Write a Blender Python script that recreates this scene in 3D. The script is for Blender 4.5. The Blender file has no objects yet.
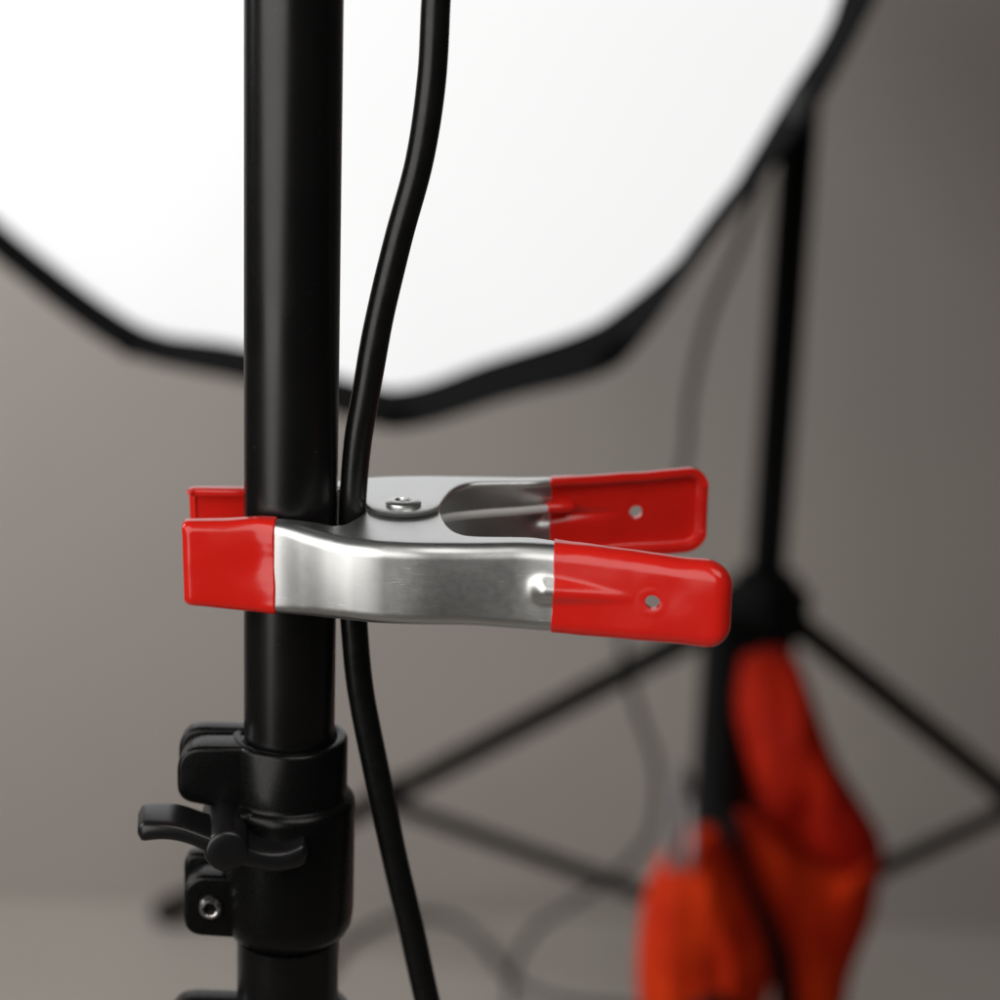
import bpy, bmesh, math, random
from mathutils import Vector, Matrix, noise
random.seed(4)
S = bpy.context.scene
COL = S.collection
PI = math.pi

# ------------------------------------------------------------------ camera
F = 2100.0                                     # focal length in pixels of the 1000 px frame
TH, RO = math.radians(16), math.radians(2)     # pitch down, roll
fw = Vector((0, math.cos(TH), -math.sin(TH)))
r0 = Vector((1, 0, 0)); u0 = Vector((0, math.sin(TH), math.cos(TH)))
rt = r0 * math.cos(RO) + u0 * math.sin(RO)
up = u0 * math.cos(RO) - r0 * math.sin(RO)
ZC = 0.86                                      # height of the clamp above the floor
P0 = Vector((0, 0, ZC))
def ray(x, y): return fw + rt * ((x - 500) / F) - up * ((y - 500) / F)
CAM = P0 - ray(290.5, 548) * 0.494
def at(x, y, d): return CAM + ray(x, y) * d    # point at a given depth
def on_y(x, y, Y): d = ray(x, y); return CAM + d * ((Y - CAM.y) / d.y)
def on_z(x, y, Z): d = ray(x, y); return CAM + d * ((Z - CAM.z) / d.z)
def on_plane(x, y, p, n): d = ray(x, y); return CAM + d * ((p - CAM).dot(n) / d.dot(n))

cd = bpy.data.cameras.new('camera'); cam = bpy.data.objects.new('camera', cd); COL.objects.link(cam)
cd.sensor_width = 36; cd.lens = 36 * F / 1000; cd.clip_start = 0.01; cd.clip_end = 50
cam.matrix_world = Matrix((( rt.x, up.x, -fw.x, CAM.x), (rt.y, up.y, -fw.y, CAM.y), (rt.z, up.z, -fw.z, CAM.z), (0, 0, 0, 1)))
cd.dof.use_dof = True; cd.dof.focus_distance = 0.474; cd.dof.aperture_fstop = 8.0; cd.dof.aperture_blades = 9
S.camera = cam

# ------------------------------------------------------------------ light
S.view_settings.view_transform = 'Standard'; S.view_settings.look = 'None'
S.view_settings.exposure = 0; S.view_settings.gamma = 1
S.render.engine = 'CYCLES'
S.cycles.use_denoising = True
S.cycles.max_bounces = 8
w = bpy.data.worlds.new('World'); S.world = w; w.use_nodes = True
w.node_tree.nodes['Background'].inputs[0].default_value = (1.0, 0.95, 0.9, 1)
w.node_tree.nodes['Background'].inputs[1].default_value = 0.012
def area(name, loc, target, sx, sy, power, col):
    l = bpy.data.lights.new(name, 'AREA'); l.shape = 'RECTANGLE'; l.size = sx; l.size_y = sy; l.energy = power; l.color = col
    o = bpy.data.objects.new(name, l); COL.objects.link(o); o.location = loc
    o.rotation_euler = (Vector(target) - Vector(loc)).to_track_quat('-Z', 'Z').to_euler()
    return o
area('wall_lamp', (-1.30, 0.55, 1.40), (-0.30, 1.30, 0.78), 0.7, 0.9, 13.2, (0.94, 0.975, 1.0)).data.spread = math.radians(125)
area('window_light', (-0.50, -0.54, 1.04), (0.05, 0.05, 0.87), 0.78, 0.84, 4.9, (1.0, 0.965, 0.93))
area('ceiling_bounce', (0.30, -0.52, 1.62), (0.05, -0.05, 0.86), 0.72, 0.6, 3.3, (1.0, 0.965, 0.93))

# ------------------------------------------------------------------ materials
def mat(name, col, rough=0.5, metal=0.0, coat=0.0, spec=0.5, coat_rough=0.05):
    m = bpy.data.materials.new(name); m.use_nodes = True
    b = m.node_tree.nodes['Principled BSDF']
    b.inputs['Base Color'].default_value = (*col, 1); b.inputs['Roughness'].default_value = rough
    b.inputs['Metallic'].default_value = metal; b.inputs['Coat Weight'].default_value = coat
    b.inputs['Coat Roughness'].default_value = coat_rough
    b.inputs['Specular IOR Level'].default_value = spec
    return m
def nodes(m): return m.node_tree.nodes, m.node_tree.links, m.node_tree.nodes['Principled BSDF']
def add_noise(m, scale, detail=4, stretch=(1, 1, 1), bump=0.0, dist=0.001, rough=None, col=None, ramp=(0.35, 0.65)):
    n, l, b = nodes(m)
    tc = n.new('ShaderNodeTexCoord'); mp = n.new('ShaderNodeMapping'); mp.inputs['Scale'].default_value = stretch
    nt = n.new('ShaderNodeTexNoise'); nt.inputs['Scale'].default_value = scale; nt.inputs['Detail'].default_value = detail
    l.new(tc.outputs['Object'], mp.inputs[0]); l.new(mp.outputs[0], nt.inputs['Vector'])
    def rng(lo, hi):
        r = n.new('ShaderNodeMapRange'); r.inputs['From Min'].default_value = ramp[0]; r.inputs['From Max'].default_value = ramp[1]
        r.inputs['To Min'].default_value = lo; r.inputs['To Max'].default_value = hi
        l.new(nt.outputs['Fac'], r.inputs['Value']); return r
    if rough: l.new(rng(*rough).outputs[0], b.inputs['Roughness'])
    if col:
        mx = n.new('ShaderNodeMix'); mx.data_type = 'RGBA'
        l.new(rng(0, 1).outputs[0], mx.inputs['Factor'])
        mx.inputs['A'].default_value = (*col[0], 1); mx.inputs['B'].default_value = (*col[1], 1)
        l.new(mx.outputs['Result'], b.inputs['Base Color'])
    if bump:
        bp = n.new('ShaderNodeBump'); bp.inputs['Strength'].default_value = bump; bp.inputs['Distance'].default_value = dist
        l.new(nt.outputs['Fac'], bp.inputs['Height'])
        if b.inputs['Normal'].is_linked: l.new(b.inputs['Normal'].links[0].from_socket, bp.inputs['Normal'])
        l.new(bp.outputs[0], b.inputs['Normal'])
    return m

M = {}
M['wall'] = add_noise(mat('painted_wall', (.42, .39, .36), .85), 3, 4, col=((.41, .362, .325), (.425, .376, .338)), bump=.1, dist=.002)
M['floor'] = add_noise(mat('floor_paint', (.40, .37, .33), .7), 4, 5, col=((.425, .378, .336), (.45, .402, .358)))
M['tube'] = add_noise(mat('black_powder_coat', (.005, .0048, .0048), .30), 60, 3, rough=(.25, .30))
def specks(m, scale, lo, col, bumpy=0):
    """sparse dust specks and small rubs"""
    n, l, b = nodes(m)
    tc = n.new('ShaderNodeTexCoord'); nt = n.new('ShaderNodeTexNoise'); nt.inputs['Scale'].default_value = scale; nt.inputs['Detail'].default_value = 2
    l.new(tc.outputs['Object'], nt.inputs['Vector'])
    mr = n.new('ShaderNodeMapRange'); mr.inputs['From Min'].default_value = lo; mr.inputs['From Max'].default_value = lo + .05
    l.new(nt.outputs['Fac'], mr.inputs['Value'])
    mx = n.new('ShaderNodeMix'); mx.data_type = 'RGBA'; l.new(mr.outputs[0], mx.inputs['Factor'])
    s0 = b.inputs['Base Color']
    if s0.is_linked: l.new(s0.links[0].from_socket, mx.inputs['A'])
    else: mx.inputs['A'].default_value = s0.default_value
    mx.inputs['B'].default_value = (*col, 1); l.new(mx.outputs['Result'], s0)
specks(M['tube'], 1100, .74, (.06, .058, .055)); specks(M['cable'] if 'cable' in M else M['tube'], 900, .80, (.03, .03, .03))
M['far_metal'] = add_noise(mat('black_satin_paint', (.003, .003, .003), .5, spec=.12), 200, 3, rough=(.45, .6))
M['plastic'] = add_noise(mat('black_moulded_plastic', (.004, .004, .004), spec=.28, rough=.32), 1500, 2, bump=.04, dist=.0002, rough=(.25, .33))
M['knob'] = add_noise(mat('dark_knob_plastic', (.008, .008, .0085), .34, spec=.55), 1800, 2, bump=.04, dist=.0002)
M['cable'] = add_noise(mat('black_cable_jacket', (.006, .006, .006), .30, spec=.45), 300, 3, bump=.03, dist=.0003, rough=(.26, .34))
M['screw'] = add_noise(mat('chrome_screw', (.62, .61, .60), .22, 1.0), 800, 3, rough=(.15, .35))
M['socket'] = mat('dark_socket', (.02, .02, .02), .5)
M['bfabric'] = add_noise(mat('black_softbox_fabric', (.003, .003, .003), .85, spec=.1), 300, 3, bump=.2, dist=.001)
M['gfabric'] = add_noise(mat('grey_webbing', (.05, .05, .05), .8), 400, 3, bump=.2, dist=.001)
M['paletag'] = add_noise(mat('pale_webbing', (.40, .37, .37), .9), 400, 3, bump=.2, dist=.001)
M['lit_bag'] = add_noise(mat('lit_bag_nylon', (.45, .02, .003), .8, spec=.12), 22, 3, bump=.35, dist=.01, col=((.46, .016, .002), (.64, .038, .003)))  # pouches: bag nylon with the light on it put into the colour
M['bag'] = add_noise(mat('shaded_bag_nylon', (.62, .035, .010), .8, spec=.15), 22, 3, bump=.35, dist=.01, col=((.34, .008, .0015), (.48, .016, .002)))  # flap: same nylon, its shade painted in as a darker red
# vinyl dip
M['vinyl'] = add_noise(mat('red_dipped_vinyl', (.80, .018, .011), .2, coat=.15, coat_rough=.06), 110, 2, bump=.09, dist=.0012, rough=(.17, .25))
add_noise(M['vinyl'], 900, 2, bump=.06, dist=.0002)
specks(M['vinyl'], 700, .735, (.70, .05, .04)); specks(M['cable'], 1000, .74, (.05, .05, .048)); specks(M['plastic'], 1200, .76, (.012, .012, .012))
# zinc plate with fine scratches
def zinc(name, base, r):
    m = add_noise(mat(name, base, .3, 1.0), 500, 4, rough=r, ramp=(.3, .7), col=(tuple(c * .975 for c in base), base))
    n, l, b = nodes(m)
    tc = n.new('ShaderNodeTexCoord')
    prev = None
    for k, (rot, sc) in enumerate([((0, .5, 0), (220, 220, 3000)), ((0, -.9, 0), (260, 260, 3600)), ((0, 1.3, 0), (200, 200, 2600))]):
        mp = n.new('ShaderNodeMapping'); mp.inputs['Scale'].default_value = sc; mp.inputs['Rotation'].default_value = rot
        l.new(tc.outputs['Object'], mp.inputs[0])
        nt = n.new('ShaderNodeTexNoise'); nt.inputs['Scale'].default_value = 1; nt.inputs['Detail'].default_value = 1
        l.new(mp.outputs[0], nt.inputs['Vector'])
        mr = n.new('ShaderNodeMapRange'); mr.inputs['From Min'].default_value = .70; mr.inputs['From Max'].default_value = .76
        l.new(nt.outputs['Fac'], mr.inputs['Value'])
        bp = n.new('ShaderNodeBump'); bp.inputs['Strength'].default_value = .10; bp.inputs['Distance'].default_value = .0001; bp.invert = True
        l.new(mr.outputs[0], bp.inputs['Height'])
        if prev: l.new(prev.outputs[0], bp.inputs['Normal'])
        prev = bp
    nt = n.new('ShaderNodeTexNoise'); nt.inputs['Scale'].default_value = 70; nt.inputs['Detail'].default_value = 3
    l.new(tc.outputs['Object'], nt.inputs['Vector'])
    bp = n.new('ShaderNodeBump'); bp.inputs['Strength'].default_value = .03; bp.inputs['Distance'].default_value = .0006
    l.new(nt.outputs['Fac'], bp.inputs['Height']); l.new(prev.outputs[0], bp.inputs['Normal'])
    l.new(bp.outputs[0], b.inputs['Normal'])
    return m
M['zinc'] = zinc('zinc_plated_steel', (.75, .765, .76), (.34, .37))
M['wire'] = mat('spring_wire_steel', (.90, .90, .89), .28, .25)
def emis(name, col, s):
    m = bpy.data.materials.new(name); m.use_nodes = True; n, l, b = nodes(m)
    b.inputs['Base Color'].default_value = (.25, .25, .25, 1); b.inputs['Roughness'].default_value = .8; b.inputs['Specular IOR Level'].default_value = 0
    b.inputs['Emission Color'].default_value = (*col, 1); b.inputs['Emission Strength'].default_value = s
    return m
M['diffuser'] = emis('lit_diffuser_cloth', (1, 1, 1), .81)

# ------------------------------------------------------------------ helpers
def link(name, me, m, parent=None, smooth=True, sharp=35):
    o = bpy.data.objects.new(name, me); COL.objects.link(o)
    if m is not None: me.materials.clear(); me.materials.append(m)
    if smooth:
        me.polygons.foreach_set('use_smooth', [True] * len(me.polygons))
        if sharp: me.set_sharp_from_angle(angle=math.radians(sharp))
    if parent: o.parent = parent
    return o
def from_bm(name, bm, m, parent=None, smooth=True, sharp=35):
    bmesh.ops.recalc_face_normals(bm, faces=bm.faces)
    me = bpy.data.meshes.new(name); bm.to_mesh(me); bm.free()
    return link(name, me, m, parent, smooth, sharp)
def empty(name, loc, label, cat, group=None, rot=(0, 0, 0)):
    o = bpy.data.objects.new(name, None); COL.objects.link(o); o.location = loc; o.rotation_euler = rot
    o.empty_display_size = .02
    tag(o, label, cat, group); return o
def tag(o, label=None, cat=None, group=None, kind=None):
    if label: o['label'] = label
    if cat: o['category'] = cat
    if group: o['group'] = group
    if kind: o['kind'] = kind
    return o
def bake(o, mods):
    """apply modifiers through the depsgraph; returns a new mesh"""
    for kind, kw in mods:
        md = o.modifiers.new(kind, kind)
        for k, v in kw.items(): setattr(md, k, v)
    dg = bpy.context.evaluated_depsgraph_get()
    me = bpy.data.meshes.new_from_object(o.evaluated_get(dg)); return me
def finish(name, bm, m, parent, mods, sharp=35):
    bmesh.ops.recalc_face_normals(bm, faces=bm.faces)
    me = bpy.data.meshes.new(name); bm.to_mesh(me); bm.free()
    o = bpy.data.objects.new('tmp', me); COL.objects.link(o)
    me2 = bake(o, mods); bpy.data.objects.remove(o)
    return link(name, me2, m, parent, True, sharp)
def loop_bridge(bm, a, b):
    n = len(a)
    for i in range(n): bm.faces.new((a[i], a[(i + 1) % n], b[(i + 1) % n], b[i]))
def lathe(bm, prof, n=48, mtx=Matrix()):
    """prof: list of (r, z); closed with caps at both ends"""
    rings = []
    for r, z in prof:
        rings.append([bm.verts.new(mtx @ Vector((r * math.cos(2 * PI * i / n), r * math.sin(2 * PI * i / n), z))) for i in range(n)])
    for a, b in zip(rings, rings[1:]): loop_bridge(bm, a, b)
    bm.faces.new(rings[0][::-1]); bm.faces.new(rings[-1])
def spline(pts, per=8):
    out = []; n = len(pts)
    for i in range(n - 1):
        a = pts[max(i - 1, 0)]; b = pts[i]; c = pts[i + 1]; d = pts[min(i + 2, n - 1)]
        for k in range(per):
            t = k / per
            out.append(.5 * ((2 * b) + (c - a) * t + (2 * a - 5 * b + 4 * c - d) * t * t + (3 * b - a - 3 * c + d) * t ** 3))
    out.append(pts[-1].copy()); return out
def tube(bm, pts, r, n=16, flat=1.0):
    """round sweep along points; r a number or a list"""
    rr = r if isinstance(r, list) else [r] * len(pts)
    t0 = (pts[1] - pts[0]).normalized(); nr = t0.orthogonal().normalized(); rings = []
    for i, p in enumerate(pts):
        t = (pts[min(i + 1, len(pts) - 1)] - pts[max(i - 1, 0)]).normalized()
        nr = (nr - t * nr.dot(t)).normalized(); bn = t.cross(nr)
        rings.append([bm.verts.new(p + nr * (math.cos(2 * PI * k / n) * rr[i]) + bn * (math.sin(2 * PI * k / n) * rr[i] * flat)) for k in range(n)])
    for a, b in zip(rings, rings[1:]): loop_bridge(bm, a, b)
    bm.faces.new(rings[0][::-1]); bm.faces.new(rings[-1])
def box(bm, c, s, mtx=Matrix()):
    g = bmesh.ops.create_cube(bm, size=1)
    for v in g['verts']: v.co = mtx @ Vector((c[0] + v.co.x * s[0], c[1] + v.co.y * s[1], c[2] + v.co.z * s[2]))
def prism(bm, outline, y0, y1):
    """outline: (x, z) list, extruded along y"""
    a = [bm.verts.new((x, y0, z)) for x, z in outline]; b = [bm.verts.new((x, y1, z)) for x, z in outline]
    loop_bridge(bm, a, b); bm.faces.new(a[::-1]); bm.faces.new(b)
def rounded(pts_r, seg=6):
    """polygon [(x, z, radius)] -> outline with rounded corners"""
    out = []; n = len(pts_r)
    for i in range(n):
        p = Vector(pts_r[i][:2]); a = Vector(pts_r[i - 1][:2]); b = Vector(pts_r[(i + 1) % n][:2]); r = pts_r[i][2]
        if r <= 0: out.append(tuple(p)); continue
        da = (a - p).normalized(); db = (b - p).normalized()
        p1 = p + da * r; p2 = p + db * r
        for k in range(seg + 1):
            t = k / seg; q = p1 * (1 - t) ** 2 + p * 2 * t * (1 - t) + p2 * t * t; out.append((q.x, q.y))
    return out
def interp(tab, x):
    if x <= tab[0][0]: return tab[0][1]
    if x >= tab[-1][0]: return tab[-1][1]
    for i in range(len(tab) - 1):
        if tab[i][0] <= x <= tab[i + 1][0]:
            n = len(tab); x0, y0 = tab[i]; x1, y1 = tab[i + 1]; h = x1 - x0; d = (y1 - y0) / h
            def sl(j):
                if j == 0 or j == n - 1: return 0 if n < 3 else ((tab[1][1] - tab[0][1]) / (tab[1][0] - tab[0][0]) if j == 0 else (tab[-1][1] - tab[-2][1]) / (tab[-1][0] - tab[-2][0]))
                a = (tab[j][1] - tab[j - 1][1]) / (tab[j][0] - tab[j - 1][0]); b = (tab[j + 1][1] - tab[j][1]) / (tab[j + 1][0] - tab[j][0])
                return 0 if a * b <= 0 else 2 * a * b / (a + b)
            m0, m1 = sl(i), sl(i + 1); t = (x - x0) / h
            return y0 * (2 * t**3 - 3 * t * t + 1) + m0 * h * (t**3 - 2 * t * t + t) + y1 * (-2 * t**3 + 3 * t * t) + m1 * h * (t**3 - t * t)
MM = .001

# ------------------------------------------------------------------ setting
WALL_Y = 1.50
bm = bmesh.new(); box(bm, (0, WALL_Y + .05, 1.3), (5.0, .1, 2.6)); tag(from_bm('wall', bm, M['wall'], smooth=False), kind='structure')
bm = bmesh.new(); box(bm, (0, -.25, -.05), (5.0, 3.5 - .002, .1)); tag(from_bm('floor', bm, M['floor'], smooth=False), kind='structure')

# ------------------------------------------------------------------ stand collars
def collar(parent, z, scale=1.0, rz=0.0):
    """split clamping collar with lugs to the left and a wing knob; z = top of the ring, mm frame, local origin at tube axis"""
    def place(o): o.location = (0, 0, z); o.scale = (scale,) * 3; o.rotation_euler = (0, 0, rz)
    c = bmesh.new()
    prof = [(11.05, -1.2), (11.6, -.2), (12.4, 0), (13.6, -.3), (14.1, -1.2), (14.1, -14), (14.3, -15.2), (15.2, -15.7), (15.9, -16.6), (16.1, -18),
            (16.1, -45.5), (15.7, -49), (14.6, -51.2), (13.2, -52), (12.55, -52.2)]
    lathe(c, [(r * MM, h * MM) for r, h in prof], 72)
    body = finish('collar', c, M['plastic'], parent, [('BEVEL', dict(width=.0003, segments=2, limit_method='ANGLE', angle_limit=.6))]); place(body)
    # lugs: two plates with a slit, upper pair and lower pair
    def lug(y0, y1, outl, nm='lug'):
        b = bmesh.new(); prism(b, [(x * MM, h * MM) for x, h in outl], y0 * MM, y1 * MM)
        o = finish(nm, b, M['plastic'], body, [('BEVEL', dict(width=.0011, segments=4, limit_method='ANGLE', angle_limit=.7))], 40); return o
    upb = rounded([(-9, .2, 0), (-27, .2, 6.5), (-27, -15.5, 4), (-9, -17.5, 0)], 8)
    upf = rounded([(-9, -.2, 0), (-25.8, -.6, 6.5), (-25.8, -14.5, 4), (-9, -17, 0)], 8)
    lob = rounded([(-9, -33.5, 0), (-26.0, -33.0, 4), (-26.0, -48, 4), (-9, -49, 0)], 8)
    lof = rounded([(-9, -34.5, 0), (-21.0, -34.5, 1.5), (-24.6, -37.5, 2), (-24.6, -50.5, 4.5), (-9, -51.0, 0)], 8)
    lug(.9, 6.6, upb); lug(-9.4, -.5, upf); lug(.9, 6.2, lob); lug(-8.4, -.5, lof)
    # slit tongue of the ring between the two plates
    b = bmesh.new(); prism(b, [(x * MM, h * MM) for x, h in rounded([(-9, -1.2, 0), (-23, -1.4, 5), (-23, -13, 3), (-9, -14, 0)], 6)], -.55 * MM, .95 * MM)
    from_bm('shim', b, M['socket'], body)
    b = bmesh.new(); prism(b, [(x * MM, h * MM) for x, h in rounded([(-9, -35.6, 0), (-22, -35.6, 3), (-22, -49, 3), (-9, -50, 0)], 6)], -.55 * MM, .95 * MM)
    from_bm('shim', b, M['socket'], body)
    # socket screw in the lower lug, axis along y
    R = Matrix.Translation(Vector((-18.0, -8.4, -42.6)) * MM) @ Matrix.Rotation(PI / 2, 4, 'X')
    b = bmesh.new()
    pr = [(2.9, -1.0), (2.9, .7), (2.5, 1.2), (1.9, 1.3), (1.75, 1.1), (1.6, -.2)]
    n = 40; rings = []
    for k, (r, h) in enumerate(pr):
        nn = []
        for i in range(n):
            a = 2 * PI * i / n; q = r
            if k >= 4: q = r * math.cos(PI / 6) / math.cos(((a) % (PI / 3)) - PI / 6)
            nn.append(b.verts.new(R @ Vector((q * MM * math.cos(a), q * MM * math.sin(a), h * MM))))
        rings.append(nn)
    for p, q in zip(rings, rings[1:]): loop_bridge(b, p, q)
    b.faces.new(rings[0][::-1]); 
    sc = from_bm('screw', b, M['screw'], body, sharp=30)
    b = bmesh.new(); lathe(b, [(1.72 * MM, -.6 * MM), (1.72 * MM, -.1 * MM)], 24, R); from_bm('socket', b, M['socket'], body)
    # boss ribs on the front where the knob bears
    b = bmesh.new()
    lathe(b, [(6.6 * MM, 0), (6.6 * MM, 11 * MM), (6.0 * MM, 12.2 * MM), (5 * MM, 12.6 * MM)], 40, Matrix.Translation(Vector((-8.5, -1, -21.5)) * MM) @ Matrix.Rotation(PI / 2, 4, 'X'))
    finish('boss', b, M['plastic'], body, [('BEVEL', dict(width=.0004, segments=2, limit_method='ANGLE', angle_limit=.5))])
    # wing knob: hub with its axis toward the viewer, two wings
    K = Matrix.Translation(Vector((-14.6, -7.0, -20.0)) * MM) @ Matrix.Rotation(math.radians(9), 4, 'Z') @ Matrix.Rotation(PI / 2, 4, 'X')
    b = bmesh.new()
    lathe(b, [(5.4 * MM, -4 * MM), (5.4 * MM, 9 * MM), (5.3 * MM, 16.6 * MM), (5.0 * MM, 17.6 * MM), (4.3 * MM, 18.0 * MM), (2.0 * MM, 18.0 * MM)], 48, K)
    kn = from_bm('knob', b, M['knob'], body, sharp=50)
    def wing(sgn, tipdx, tipdz, curve, thick=1.0):
        """a paddle: cross-section rings along its length; thin upright, deep along the axis"""
        b = bmesh.new(); rings = []; N = 22; nn = 20
        for i in range(N + 1):
            s = i / N
            x = sgn * (1.5 + (tipdx - 1.5) * s); zc = tipdz * s + curve * math.sin(PI * s * .9)
            hz = interp([(0, 2.6), (.35, 1.9), (.7, 1.9), (.92, 2.1), (1, 1.9)], s) * thick       # half thickness (upright)
            hy = interp([(0, 7.2), (.3, 7.0), (.75, 6.7), (1, 6.0)], s)                  # half depth
            e = 1 if s < .93 else max(.35, math.sqrt(max(0, 1 - ((s - .93) / .075) ** 2)))
            yc = 10.8 - 1.0 * s
            ring = []
            for k in range(nn):
                a = 2 * PI * k / nn; ca, sa = math.cos(a), math.sin(a); pw = .42
                ring.append(b.verts.new(K @ (Vector((x, zc + hz * e * math.copysign(abs(sa) ** pw, sa), yc + hy * (0.6 + .4 * e) * math.copysign(abs(ca) ** pw, ca))) * MM)))
            rings.append(ring)
        for p, q in zip(rings, rings[1:]): loop_bridge(b, p, q)
        b.faces.new(rings[0][::-1]); b.faces.new(rings[-1])
        from_bm('wing', b, M['knob'], kn, sharp=60)
    wing(-1, 20.5, 3.4, 2.8, 1.2); wing(1, 19.0, -1.2, -3.0, 1.5)
    return body

def leg_set(parent, hub_z, low_z, joints, feet, tops=None, rleg=9, m='tube'):
    """tripod legs: foot points in the stand's frame, joints as fractions along the leg"""
    for (k, foot, jt) in zip(range(9), feet, joints):
        d = Vector((foot.x, foot.y, 0)).normalized()
        top = Vector((d.x * .030, d.y * .030, hub_z - .012))
        if tops and tops[k] is not None: top = tops[k]
        b = bmesh.new(); tube(b, [top, top.lerp(foot, .5), foot], (rleg if k < 2 or not tops else rleg * 1.9) * MM, 16)
        lg = from_bm('leg', b, M[m], parent)
        if m == 'far_metal':
            b = bmesh.new(); box(b, (.023, 0, hub_z - .006), (.032, .020, .044), Matrix.Rotation(math.atan2(d.y, d.x), 4, 'Z')); finish('hinge', b, M[m], parent, [('BEVEL', dict(width=.004, segments=2))])
        dr = (foot - top).normalized()
        b = bmesh.new(); tube(b, [foot - dr * .035, foot - dr * .02, foot + dr * .004, foot + dr * .010], [rleg * 1.18 * MM, rleg * 1.3 * MM, rleg * 1.3 * MM, rleg * .8 * MM], 16)
        from_bm('foot', b, M['plastic'], lg)
        if jt is not None:
            b = bmesh.new(); J = top.lerp(foot, jt)
            tube(b, [Vector((d.x * .026, d.y * .026, low_z)), J + Vector((0, 0, -.008))], rleg * .72 * MM, 12)
            from_bm('brace', b, M[m], parent)
            b = bmesh.new(); tube(b, [J - dr * .016, J - dr * .012, J + dr * .012, J + dr * .016], [rleg * 1.05 * MM, rleg * 1.4 * MM, rleg * 1.4 * MM, rleg * 1.05 * MM], 14)
            from_bm('rivet_joint', b, M['plastic'], lg)

# --- foreground stand
st = empty('light_stand', (0, 0, 0), 'black light stand in sharp focus whose tube the red-tipped clamp grips', 'light stand', 'black tripod light stands')
def tube_part(parent, name, r, z0, z1):
    b = bmesh.new(); lathe(b, [(r, z0), (r, z1)], 96); return from_bm(name, b, M['tube'], parent)
tube_part(st, 'upper_tube', .0109, ZC - .09, ZC + .55)
tube_part(st, 'middle_tube', .0126, ZC - .17, ZC - .1005)
tube_part(st, 'lower_tube', .0150, .10, ZC - .165)
collar(st, ZC - .0470)
collar(st, ZC - .1205, 1.12)
b = bmesh.new(); lathe(b, [(.016, .40), (.026, .405), (.026, .455), (.016, .46)], 32); from_bm('hub', b, M['plastic'], st)
b = bmesh.new(); lathe(b, [(.0155, .12), (.024, .125), (.024, .155), (.0155, .16)], 32); from_bm('spreader_collar', b, M['plastic'], st)
ft = [Vector((.42 * math.cos(a), .42 * math.sin(a), .012)) for a in (math.radians(205), math.radians(325), math.radians(85))]
leg_set(st, .44, .14, [.5] * 3, ft)

# ------------------------------------------------------------------ spring clamp
cl = empty('spring_clamp', (0, 0, ZC), 'steel spring clamp with red dipped handles and jaws gripping black tube and cable', 'clamp', rot=(0, math.radians(-1.25), 0))
PU = 26.6                                      # pivot position along the clamp
V_OUT = [(-26, 14.0), (-14, 14.2), (-7, 14.6), (-1, 16.2), (5, 19.2), (11, 22.4), (17, 24.9), (24, 26.6), (33, 27.3), (40, 27.2), (52, 27.6), (60, 28.7), (72, 31.6), (86, 35.8), (99.5, 40.4)]
H_F = [(-26, 8.9), (-20, 9.2), (-2, 10.3), (10, 9.5), (16, 9.1), (40, 9.05), (58, 9.6), (70, 9.5), (84, 9.1), (92, 8.9), (100, 8.9)]
H_R = [(-26, 10.1), (-20, 10.2), (-2, 10.2), (8, 10.3), (16, 10.4), (40, 10.4), (58, 10.2), (70, 9.9), (84, 9.8), (92, 10.0), (100, 10.2)]
RBT = [(-26, 1.0), (-5, 1.2), (8, 2.3), (100, 2.3)]   # bend radius along the arm
EDGE = [(-26, 11.4), (-14, 11.0), (-8, 11.9), (0, 12.4), (7, 12.8), (11, 14.0), (13.6, 12.4), (15.6, 8.2), (17.2, 3.8), (18.0, .6), (35.2, .6), (35.9, 5.0), (37.2, 11.5), (39.2, 16.5), (42, 19.3), (46, 20.4), (52, 21.2), (56, 21.8), (63, 24.9), (72, 28.6), (86, 32.9), (100, 37.5)]
def ear_edge(u):
    x = abs(u - PU)
    if x < 8.6: return -8.7 * math.sqrt(1 - (x / 8.7) ** 2) + .6 * (x / 8.6) ** 4
    return interp(EDGE, u)
HOLE_U = 83.0
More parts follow.
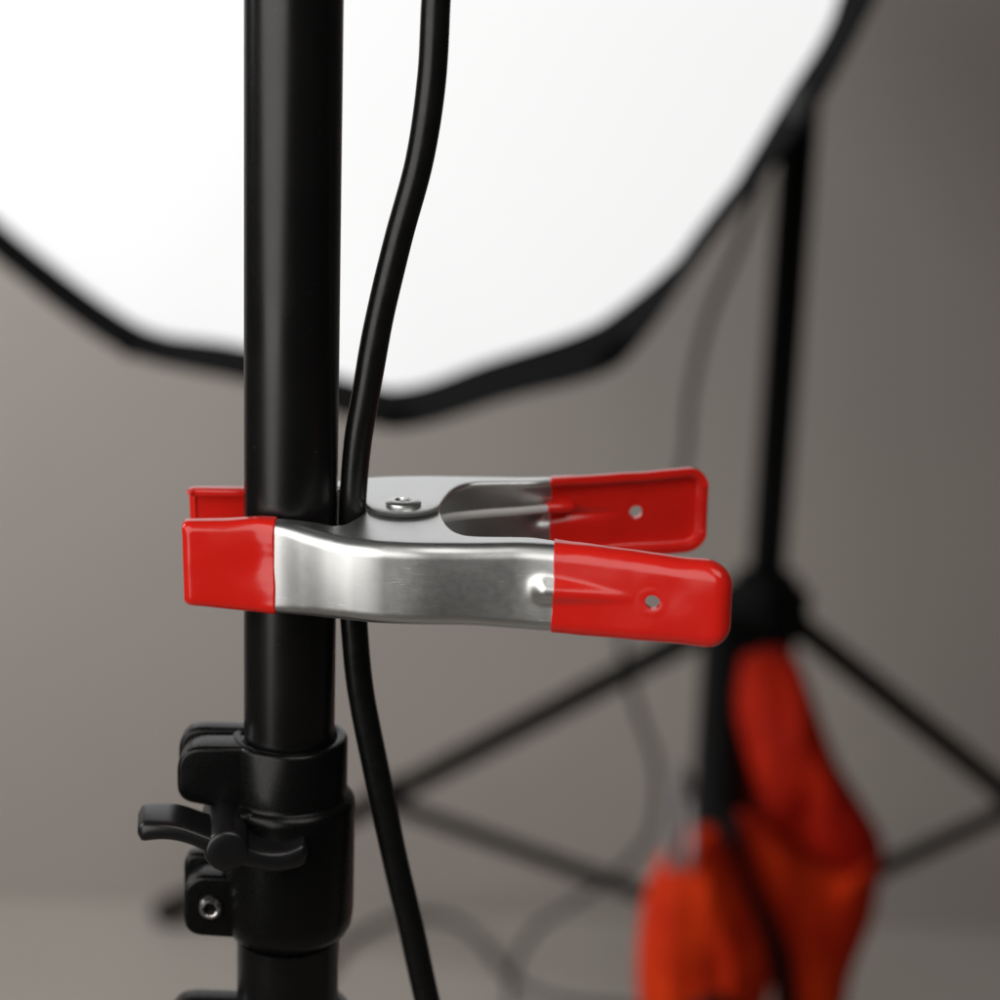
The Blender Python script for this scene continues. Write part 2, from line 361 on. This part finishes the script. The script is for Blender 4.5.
def arm_surface(u, t, side, tip_l, tip_r, vinyl):
    """t in [-1,1] over the pressed section; returns (u, v, w) in mm. |t|<=.62 web, .62-.8 bend, .8-1 flange"""
    vo = interp(V_OUT, u); RB = interp(RBT, u)
    du = .25; sl = (interp(V_OUT, u + du) - interp(V_OUT, u - du)) / (2 * du)
    H = interp(H_F if side < 0 else H_R, u)
    # rounded corners at the handle tip and (small) at the jaw tip
    rc = 4.8; d = tip_r - u
    if d < rc: Hc = H - rc + math.sqrt(max(0, rc * rc - (rc - d) ** 2))
    else: Hc = H
    rj = .4; dj = u - tip_l
    if dj < rj: Hc = H - rj + math.sqrt(max(0, rj * rj - (rj - dj) ** 2))
    H = Hc
    a = abs(t); sg = 1 if t >= 0 else -1
    edge = min(ear_edge(u), vo - RB - .15)
    if vinyl: edge -= .55
    if a <= .62:
        w_ = (H - RB) * a / .62; v_ = vo
    elif a <= .8:
        q = (a - .62) / .18 * PI / 2; w_ = H - RB + RB * math.sin(q); v_ = vo - RB + RB * math.cos(q)
    else:
        q = (a - .8) / .2; w_ = H; v_ = (vo - RB) * (1 - q) + edge * q
    w_ *= sg
    # tip curl: the end of the handle also turns in
    if d < 3.0:
        q = 1 - d / 3.0; v_ -= (v_ - edge) * (1 - math.sqrt(max(0, 1 - q * q)))
    if dj < 1.4 and u < 0:
        q = 1 - dj / 1.4; v_ -= .8 * q * q
    if a <= .8:
        # spring seat dimple pressed outward, long and tapering under the vinyl
        q = max(0, 1 - max(0, u - 59.5) / 20); y = (w_ - .4) / (2.2 * (.35 + .65 * q))
        g = (q if u > 59.5 else math.exp(-((59.5 - u) / 2.3) ** 2)) * math.exp(-(abs(y) ** 2.4))
        v_ += 1.65 * g
        rh = math.hypot(u - HOLE_U, w_)
        if vinyl: v_ += .08 * math.exp(-((rh - 2.5) / .7) ** 2)
        # slight crown and press waviness of the web
        v_ += .25 * (1 - (w_ / 10) ** 2) + .10 * math.sin(u * .23 + side) * math.cos(w_ * .2)
    if vinyl:
        nz = noise.noise(Vector((u * .09, w_ * .13, 3.1 * side + v_ * .05)))
        v_ += .30 * nz
        w_ += .30 * noise.noise(Vector((u * .12 + 9, sg * 2.0, side * 5.0))) * (1 if a > .5 else a * 2)
    if vinyl:                                   # the dip line wanders a little
        k = math.exp(-abs(u - 61.2) / 2.5) + math.exp(-abs(u + 2.4) / 2.5)
        u += k * (.42 * noise.noise(Vector((w_ * .16, 3.0 * side, u * .01))) + .14 * noise.noise(Vector((w_ * .6, 8.0 * side, 1.0))))
    return u, v_ * side, w_
TS = [-1, -.95, -.9, -.85, -.8, -.775, -.75, -.72, -.69, -.66, -.62] + [-.62 + 1.24 * i / 30 for i in range(1, 30)] + [.62, .66, .69, .72, .75, .775, .8, .85, .9, .95, 1]
def sheet(side, us, tl, tr, vinyl):
    b = bmesh.new(); g = []
    for u in us: g.append([b.verts.new(Vector(arm_surface(u, t, side, tl, tr, vinyl)) * MM) for t in TS])
    for i in range(len(us) - 1):
        for j in range(len(TS) - 1):
            b.faces.new((g[i][j], g[i + 1][j], g[i + 1][j + 1], g[i][j + 1]))
    return b
def frange(a, b_, st): n = max(2, int(round((b_ - a) / st))); return [a + (b_ - a) * i / n for i in range(n + 1)]
def cutter(u, v, r):
    b = bmesh.new(); lathe(b, [(r * MM, -.02), (r * MM, .02)], 40, Matrix.Translation(Vector((u, v, 0)) * MM) @ Matrix.Rotation(PI / 2, 4, 'X'))
    bmesh.ops.recalc_face_normals(b, faces=b.faces)
    me = bpy.data.meshes.new('cut'); b.to_mesh(me); b.free(); o = bpy.data.objects.new('cut', me); COL.objects.link(o); return o
def make_arm(side):
    jl = -22.4 if side < 0 else -25.0
    jr = -1.6 if side < 0 else -3.5
    hl = 61.2; hr = 99.2 if side < 0 else 100.4
    us = frange(jr - 2, 13, .7) + frange(13.3, 17.2, .3) + frange(17.35, 20.5, .12) + frange(20.8, 32.4, .3) + frange(32.6, 36.4, .12) + frange(36.7, 42, .3) + frange(42.5, hl + 1.2, .5)
    arm = finish('arm', sheet(side, us, -60, 160, False), M['zinc'], cl,
                 [('SOLIDIFY', dict(thickness=.0013, offset=0, use_even_offset=False)), ('SUBSURF', dict(levels=1, render_levels=1))], 50)
    def dip(name, us, tl, tr, hole):
        mods = [('SOLIDIFY', dict(thickness=.0020, offset=0, use_even_offset=False)), ('SUBSURF', dict(levels=1, render_levels=1))]
        ct = None
        if hole:
            ct = cutter(HOLE_U, side * 33, 1.65); mods.append(('BOOLEAN', dict(object=ct, operation='DIFFERENCE', solver='EXACT')))
        o = finish(name, sheet(side, us, tl, tr, True), M['vinyl'], arm, mods, 50)
        if ct: bpy.data.objects.remove(ct)
        return o
    ju = [jl + x for x in (0, .06, .2, .45, .8, 1.2, 1.7)] + frange(jl + 2.3, jr - .6, .7) + [jr - .3, jr]
    dip('jaw_cover', ju, jl, 160, False)
    e = [hr - x for x in (6.6, 6.2, 5.7, 5.2, 4.7, 4.2, 3.7, 3.2, 2.8, 2.4, 2.0, 1.6, 1.25, .95, .7, .45, .25, .1, .02)]
    hu = [hl, hl + .3] + frange(hl + .8, hr - 7.2, .6) + e
    dip('grip', hu, -60, hr, True)
    return arm
make_arm(-1); rear = make_arm(1)
# rivet through the ears
b = bmesh.new(); T = Matrix.Translation(Vector((PU, 0, 0)) * MM)
zt = 11.05
lathe(b, [(1.9 * MM, -13.4 * MM), (3.4 * MM, -13.3 * MM), (3.4 * MM, -12.3 * MM), (2.0 * MM, -12.2 * MM), (2.0 * MM, (zt - .1) * MM), (4.0 * MM, zt * MM), (4.2 * MM, (zt + .3) * MM), (4.1 * MM, (zt + .8) * MM), (3.5 * MM, (zt + 1.15) * MM), (2.0 * MM, (zt + 1.2) * MM),
          (1.7 * MM, (zt + .75) * MM), (.9 * MM, (zt + .75) * MM), (.5 * MM, (zt + .95) * MM)], 40, T)
from_bm('rivet', b, M['zinc'], cl, sharp=35)
# torsion spring: coil round the rivet, legs to both handles
b = bmesh.new(); pts = []
turns = 5.0; R0 = 4.6
for i in range(int(turns * 20) + 1):
    a = 2 * PI * i / 20 - PI * .35
    pts.append(Vector((PU + R0 * math.cos(a), R0 * math.sin(a), -5.6 + 11.2 * i / (turns * 20))) * MM)
end = pts[-1]
pts += [p * MM for p in spline([Vector((PU + 6.5, 5.2, 5.6)), Vector((PU + 11, 10.2, 5.2)), Vector((46, 16.4, 4.4)), Vector((54, 21.6, 3.6)), Vector((61.5, 26.6, 2.9)), Vector((65, 28.0, 2.6))], 6)]
st_pts = [p * MM for p in spline([Vector((66, -25.8, -1.6)), Vector((55, -22.3, -2.4)), Vector((45, -18, -3.4)), Vector((PU + 11, -11, -5)), Vector((PU + 5.6, -5.8, -5.6))], 6)]
tube(b, st_pts + pts, 1.0 * MM, 14)
spr = from_bm('spring', b, M['wire'], cl)
b = bmesh.new(); tube(b, [Vector(p) * MM for p in ((60.4, 26.1, 3.0), (61.0, 26.4, 3.0), (65.6, 28.2, 2.6), (66.9, 28.8, 2.6), (67.4, 29.0, 2.6))], [1.2 * MM, 1.5 * MM, 1.45 * MM, 1.2 * MM, .5 * MM], 14)
from_bm('wire_tip_cover', b, M['vinyl'], spr)

# ------------------------------------------------------------------ foreground cable
cpts = [(450, -300), (446, -150), (440, -60), (436, 0), (431.5, 80), (419.5, 160), (398, 240), (379, 320), (366.5, 390), (358, 440), (353.5, 490), (352, 530), (352.5, 590), (354.5, 630), (360.5, 690), (375, 765), (395, 860), (411.5, 930), (427, 1000), (450, 1090), (480, 1190), (520, 1300)]
b = bmesh.new()
P3 = [on_y(x, y, 0.0) for x, y in cpts]
sp3 = spline(P3, 10)
tube(b, sp3, [(3.25 + .12 * noise.noise(p * 28) + .05 * noise.noise(p * 90)) * MM for p in sp3], 24)
tag(from_bm('cable', b, M['cable'], sharp=0), 'thick black cable in sharp focus held in the clamp beside the tube', 'cable', 'power cables')

# ------------------------------------------------------------------ softbox
def V2(x, y): return Vector((x, y))
sb_n = Vector((-.22, -.95, -.14)).normalized()            # way the front faces
sb_p = at(380, 60, 1.22)
outer = [(0, 262), (122, 352), (250, 382), (390, 428), (505, 397), (616, 364), (706, 243), (803, 122), (868, 5), (915, -110), (905, -420), (700, -690), (330, -800), (-60, -700), (-300, -420), (-310, -90), (-160, 120)]
inner = [(0, 243), (128, 326), (243, 346), (392, 389), (490, 360), (600, 322), (699, 236), (785, 98), (832, 18), (862, -110), (850, -400), (670, -640), (330, -745), (-40, -650), (-255, -400), (-270, -90), (-140, 105)]
sb = empty('softbox', sb_p, 'lit white softbox with black fabric rim in front of the wall', 'softbox')
bk = -sb_n
O = [on_plane(x, y, sb_p, sb_n) - sb_p for x, y in outer]
I = [on_plane(x, y, sb_p + bk * .028, sb_n) - sb_p for x, y in inner]
cen = sum(O, Vector()) / len(O)
def refine(L, per=6):
    n = len(L); out = []
    for i in range(n):
        a, b_, c, d = L[i - 1], L[i], L[(i + 1) % n], L[(i + 2) % n]
        for k in range(per):
            t = k / per; lin = b_.lerp(c, t)
            sp = .5 * ((2 * b_) + (c - a) * t + (2 * a - 5 * b_ + 4 * c - d) * t * t + (3 * b_ - a - 3 * c + d) * t ** 3)
            out.append(lin.lerp(sp, .65))
    return out
Or, Ir = refine(O), refine(I)
b = bmesh.new()                                            # lit front cloth, slightly bulged
rings = []
for k in range(1, 9):
    s = k / 8
    rings.append([b.verts.new(cen + bk * .028 + (p - cen - bk * .028) * s - bk * (.030 * (1 - s * s))) for p in Ir])
for p, q in zip(rings, rings[1:]): loop_bridge(b, p, q)
b.faces.new(rings[0])
from_bm('diffuser', b, M['diffuser'], sb, sharp=0)
b = bmesh.new()                                            # lip from the cloth to the front edge, then the outside shell to the back ring
r1 = [b.verts.new(p + (p - cen).normalized() * .001) for p in Ir]; r2 = [b.verts.new(p) for p in Or]
r3 = [b.verts.new(p + (p - cen).normalized() * .003 + bk * .004) for p in Or]
r4 = [b.verts.new(cen + (p - cen) * .93 + bk * .05) for p in Or]
r5 = [b.verts.new(cen + (p - cen) * .62 + bk * .20) for p in Or]
r6 = [b.verts.new(cen + (p - cen) * .22 + bk * .30) for p in Or]
for p, q in zip((r1, r2, r3, r4, r5), (r2, r3, r4, r5, r6)): loop_bridge(b, p, q)
b.faces.new(r6)
shell = from_bm('shell', b, M['bfabric'], sb, sharp=40)
for (x, y), sz in (((612, 352), .011), ((797, 104), .009), ((122, 343), .009), ((392, 415), .010)):
    p = on_plane(x, y, sb_p - bk * .002, sb_n) - sb_p
    tg = (cen - p).normalized(); sd = tg.cross(sb_n).normalized()
    b = bmesh.new(); box(b, (0, 0, 0), (1, 1, 1))
    for v in b.verts: q = v.co.copy(); v.co = p + tg * (q.x * sz * 1.3) + sd * (q.y * sz * 2.2) + sb_n * (q.z * .004)
    o = finish('rod_pocket', b, M['gfabric'] if x == 797 else M['bfabric'], sb, [('BEVEL', dict(width=.0015, segments=2))])
    if x == 797: o['label'] = 'grey webbing tab at the rim'
b = bmesh.new()
lathe(b, [(.075, 0), (.08, .01), (.08, .03), (.055, .035), (.055, .20), (.045, .21)], 32, Matrix.Translation(cen + bk * .30) @ bk.to_track_quat('Z', 'Y').to_matrix().to_4x4())
from_bm('lamp_head', b, M['plastic'], sb)

# ------------------------------------------------------------------ second stand
hubp = at(764, 612, 1.62); BX, BY = hubp.x, hubp.y
s2 = empty('light_stand', (BX, BY, 0), 'blurred black light stand by the wall with a red sandbag on its leg', 'light stand', 'black tripod light stands')
HZ = hubp.z
def loc(p): return Vector((p.x - BX, p.y - BY, p.z))
def lt(r, z0, z1, nm):
    b = bmesh.new(); lathe(b, [(r, z0), (r, z1)], 32); from_bm(nm, b, M['far_metal'], s2)
lt(.0140, HZ + .0, 1.55, 'upper_tube'); lt(.0165, .10, HZ + .02, 'lower_tube')
b = bmesh.new(); lathe(b, [(.0168, HZ - .035), (.026, HZ - .033), (.027, HZ + .022), (.024, HZ + .030), (.0142, HZ + .036)], 32); from_bm('hub', b, M['far_metal'], s2)
lowp = on_y(748, 928, BY); LZ = lowp.z
b = bmesh.new(); lathe(b, [(.0168, LZ - .02), (.028, LZ - .016), (.028, LZ + .016), (.0168, LZ + .02)], 32); from_bm('spreader_collar', b, M['far_metal'], s2)
footL = on_z(165, 912, .012)
footR = on_z(1245, 985, .012)
t3 = at(729, 630, 1.575); m3 = at(719, 840, 1.44); f3 = t3 + (m3 - t3) * ((t3.z - .012) / (t3.z - m3.z))
def pxx(p): q = p - CAM; return 500 + F * q.dot(rt) / q.dot(fw)
def joint_at(foot, x):
    d = Vector((foot.x - BX, foot.y - BY, 0)).normalized(); top = Vector((BX + d.x * .03, BY + d.y * .03, HZ - .012))
    return min((abs(pxx(top.lerp(foot, t / 200)) - x), t / 200) for t in range(201))[1]
leg_set(s2, HZ, LZ, [joint_at(footL, 388), joint_at(footR, 1016), None], [loc(footL), loc(footR), loc(f3)], [None, None, loc(t3)], 10.5, 'far_metal')

# ------------------------------------------------------------------ sandbag
bag = empty('sandbag', at(760, 1000, 1.45), 'blurred red-orange nylon sandbag draped over the far stand leg', 'sandbag')
bo = bag.location.copy()
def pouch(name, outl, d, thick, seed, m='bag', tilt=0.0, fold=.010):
    """closed cushion: traced outline at depth d with its own thickness and folds"""
    pts = spline([Vector((x, y, 0)) for x, y in outl + outl[:1]], 6)[:-1]
    cx = sum(p.x for p in pts) / len(pts); cy = sum(p.y for p in pts) / len(pts)
    b = bmesh.new(); NR = 10
    def ringset(sg):
        rs = []
        for k in range(1, NR + 1):
            s = k / NR; ring = []
            for p in pts:
                x = cx + (p.x - cx) * s; y = cy + (p.y - cy) * s
                h = thick * math.sqrt(max(0, 1 - s ** 2.6))
                nzv = noise.noise(Vector((x * .018, y * .007, seed))) + .5 * noise.noise(Vector((x * .05, y * .02, seed + 7)))
                off = -sg * h + (fold * nzv * (1 - s ** 4) if sg > 0 else 0)
                ring.append(b.verts.new(at(x, y, d + off + tilt * (y - cy) / 1000) - bo))
            rs.append(ring)
        return rs
    A = ringset(1); B = ringset(-1)
    for p, q in zip(A, A[1:]): loop_bridge(b, p, q)
    for p, q in zip(B[:-1], B[1:-1]): loop_bridge(b, q, p)
    loop_bridge(b, A[-1], B[-2])
    for v in B[-1]: b.verts.remove(v)
    b.faces.new(A[0]); b.faces.new(B[0][::-1])
    return from_bm(name, b, M[m], bag, sharp=0)
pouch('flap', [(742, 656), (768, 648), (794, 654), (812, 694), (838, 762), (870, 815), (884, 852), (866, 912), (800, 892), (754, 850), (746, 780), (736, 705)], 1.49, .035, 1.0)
pouch('pouch', [(726, 806), (762, 820), (808, 858), (850, 872), (878, 862), (874, 915), (852, 975), (836, 1050), (802, 1130), (776, 1060), (768, 965), (738, 885)], 1.44, .045, 4.0, 'lit_bag')
pouch('pouch', [(716, 826), (744, 876), (770, 950), (768, 1000), (744, 1090), (690, 1110), (650, 1060), (637, 990), (639, 925), (649, 880), (664, 848), (688, 826)], 1.38, .05, 9.0, 'lit_bag')
b = bmesh.new(); tube(b, spline([at(x, y, d) - bo for x, y, d in ((728, 815, 1.42), (742, 880, 1.375), (768, 930, 1.37), (783, 980, 1.38), (790, 1080, 1.40))], 6), .007, 10, .5)
from_bm('strap', b, M['bfabric'], bag)
b = bmesh.new(); tube(b, spline([at(x, y, d) - bo for x, y, d in ((674, 868, 1.322), (675, 835, 1.32), (681, 782, 1.33), (688, 780, 1.34), (691, 835, 1.34), (689, 868, 1.33))], 6), .008, 10, .35)
o = from_bm('carry_handle', b, M['paletag'], bag); o['label'] = 'pale webbing handle loop'

# ------------------------------------------------------------------ far cable
cp = [(775, 130, 1.50), (745, 230, 1.52), (708, 320, 1.56), (690, 400, 1.60), (682, 470, 1.64), (640, 560, 1.70), (622, 640, 1.74), (638, 710, 1.78), (657, 770, 1.80), (652, 830, 1.82), (618, 872, 1.85), (570, 905, 1.87), (535, 930, 1.87), (515, 965, 1.84), (511, 1010, 1.78), (530, 1060, 1.72)]
b = bmesh.new(); tube(b, spline([at(*c) for c in cp], 8), .0032, 10)
tag(from_bm('cable', b, M['cable'], sharp=0), 'thin blurred cable hanging down below the softbox left of the far stand', 'cable', 'power cables')
cp = [on_z(x, y, .006) for x, y in ((300, 1010), (345, 945), (395, 918), (445, 918), (480, 940), (510, 978), (560, 1000), (640, 1010), (760, 1030))]
b = bmesh.new(); tube(b, spline(cp, 8), .0032, 10)
tag(from_bm('cable', b, M['cable'], sharp=0), 'thin blurred cable looping across the pale floor', 'cable', 'power cables')
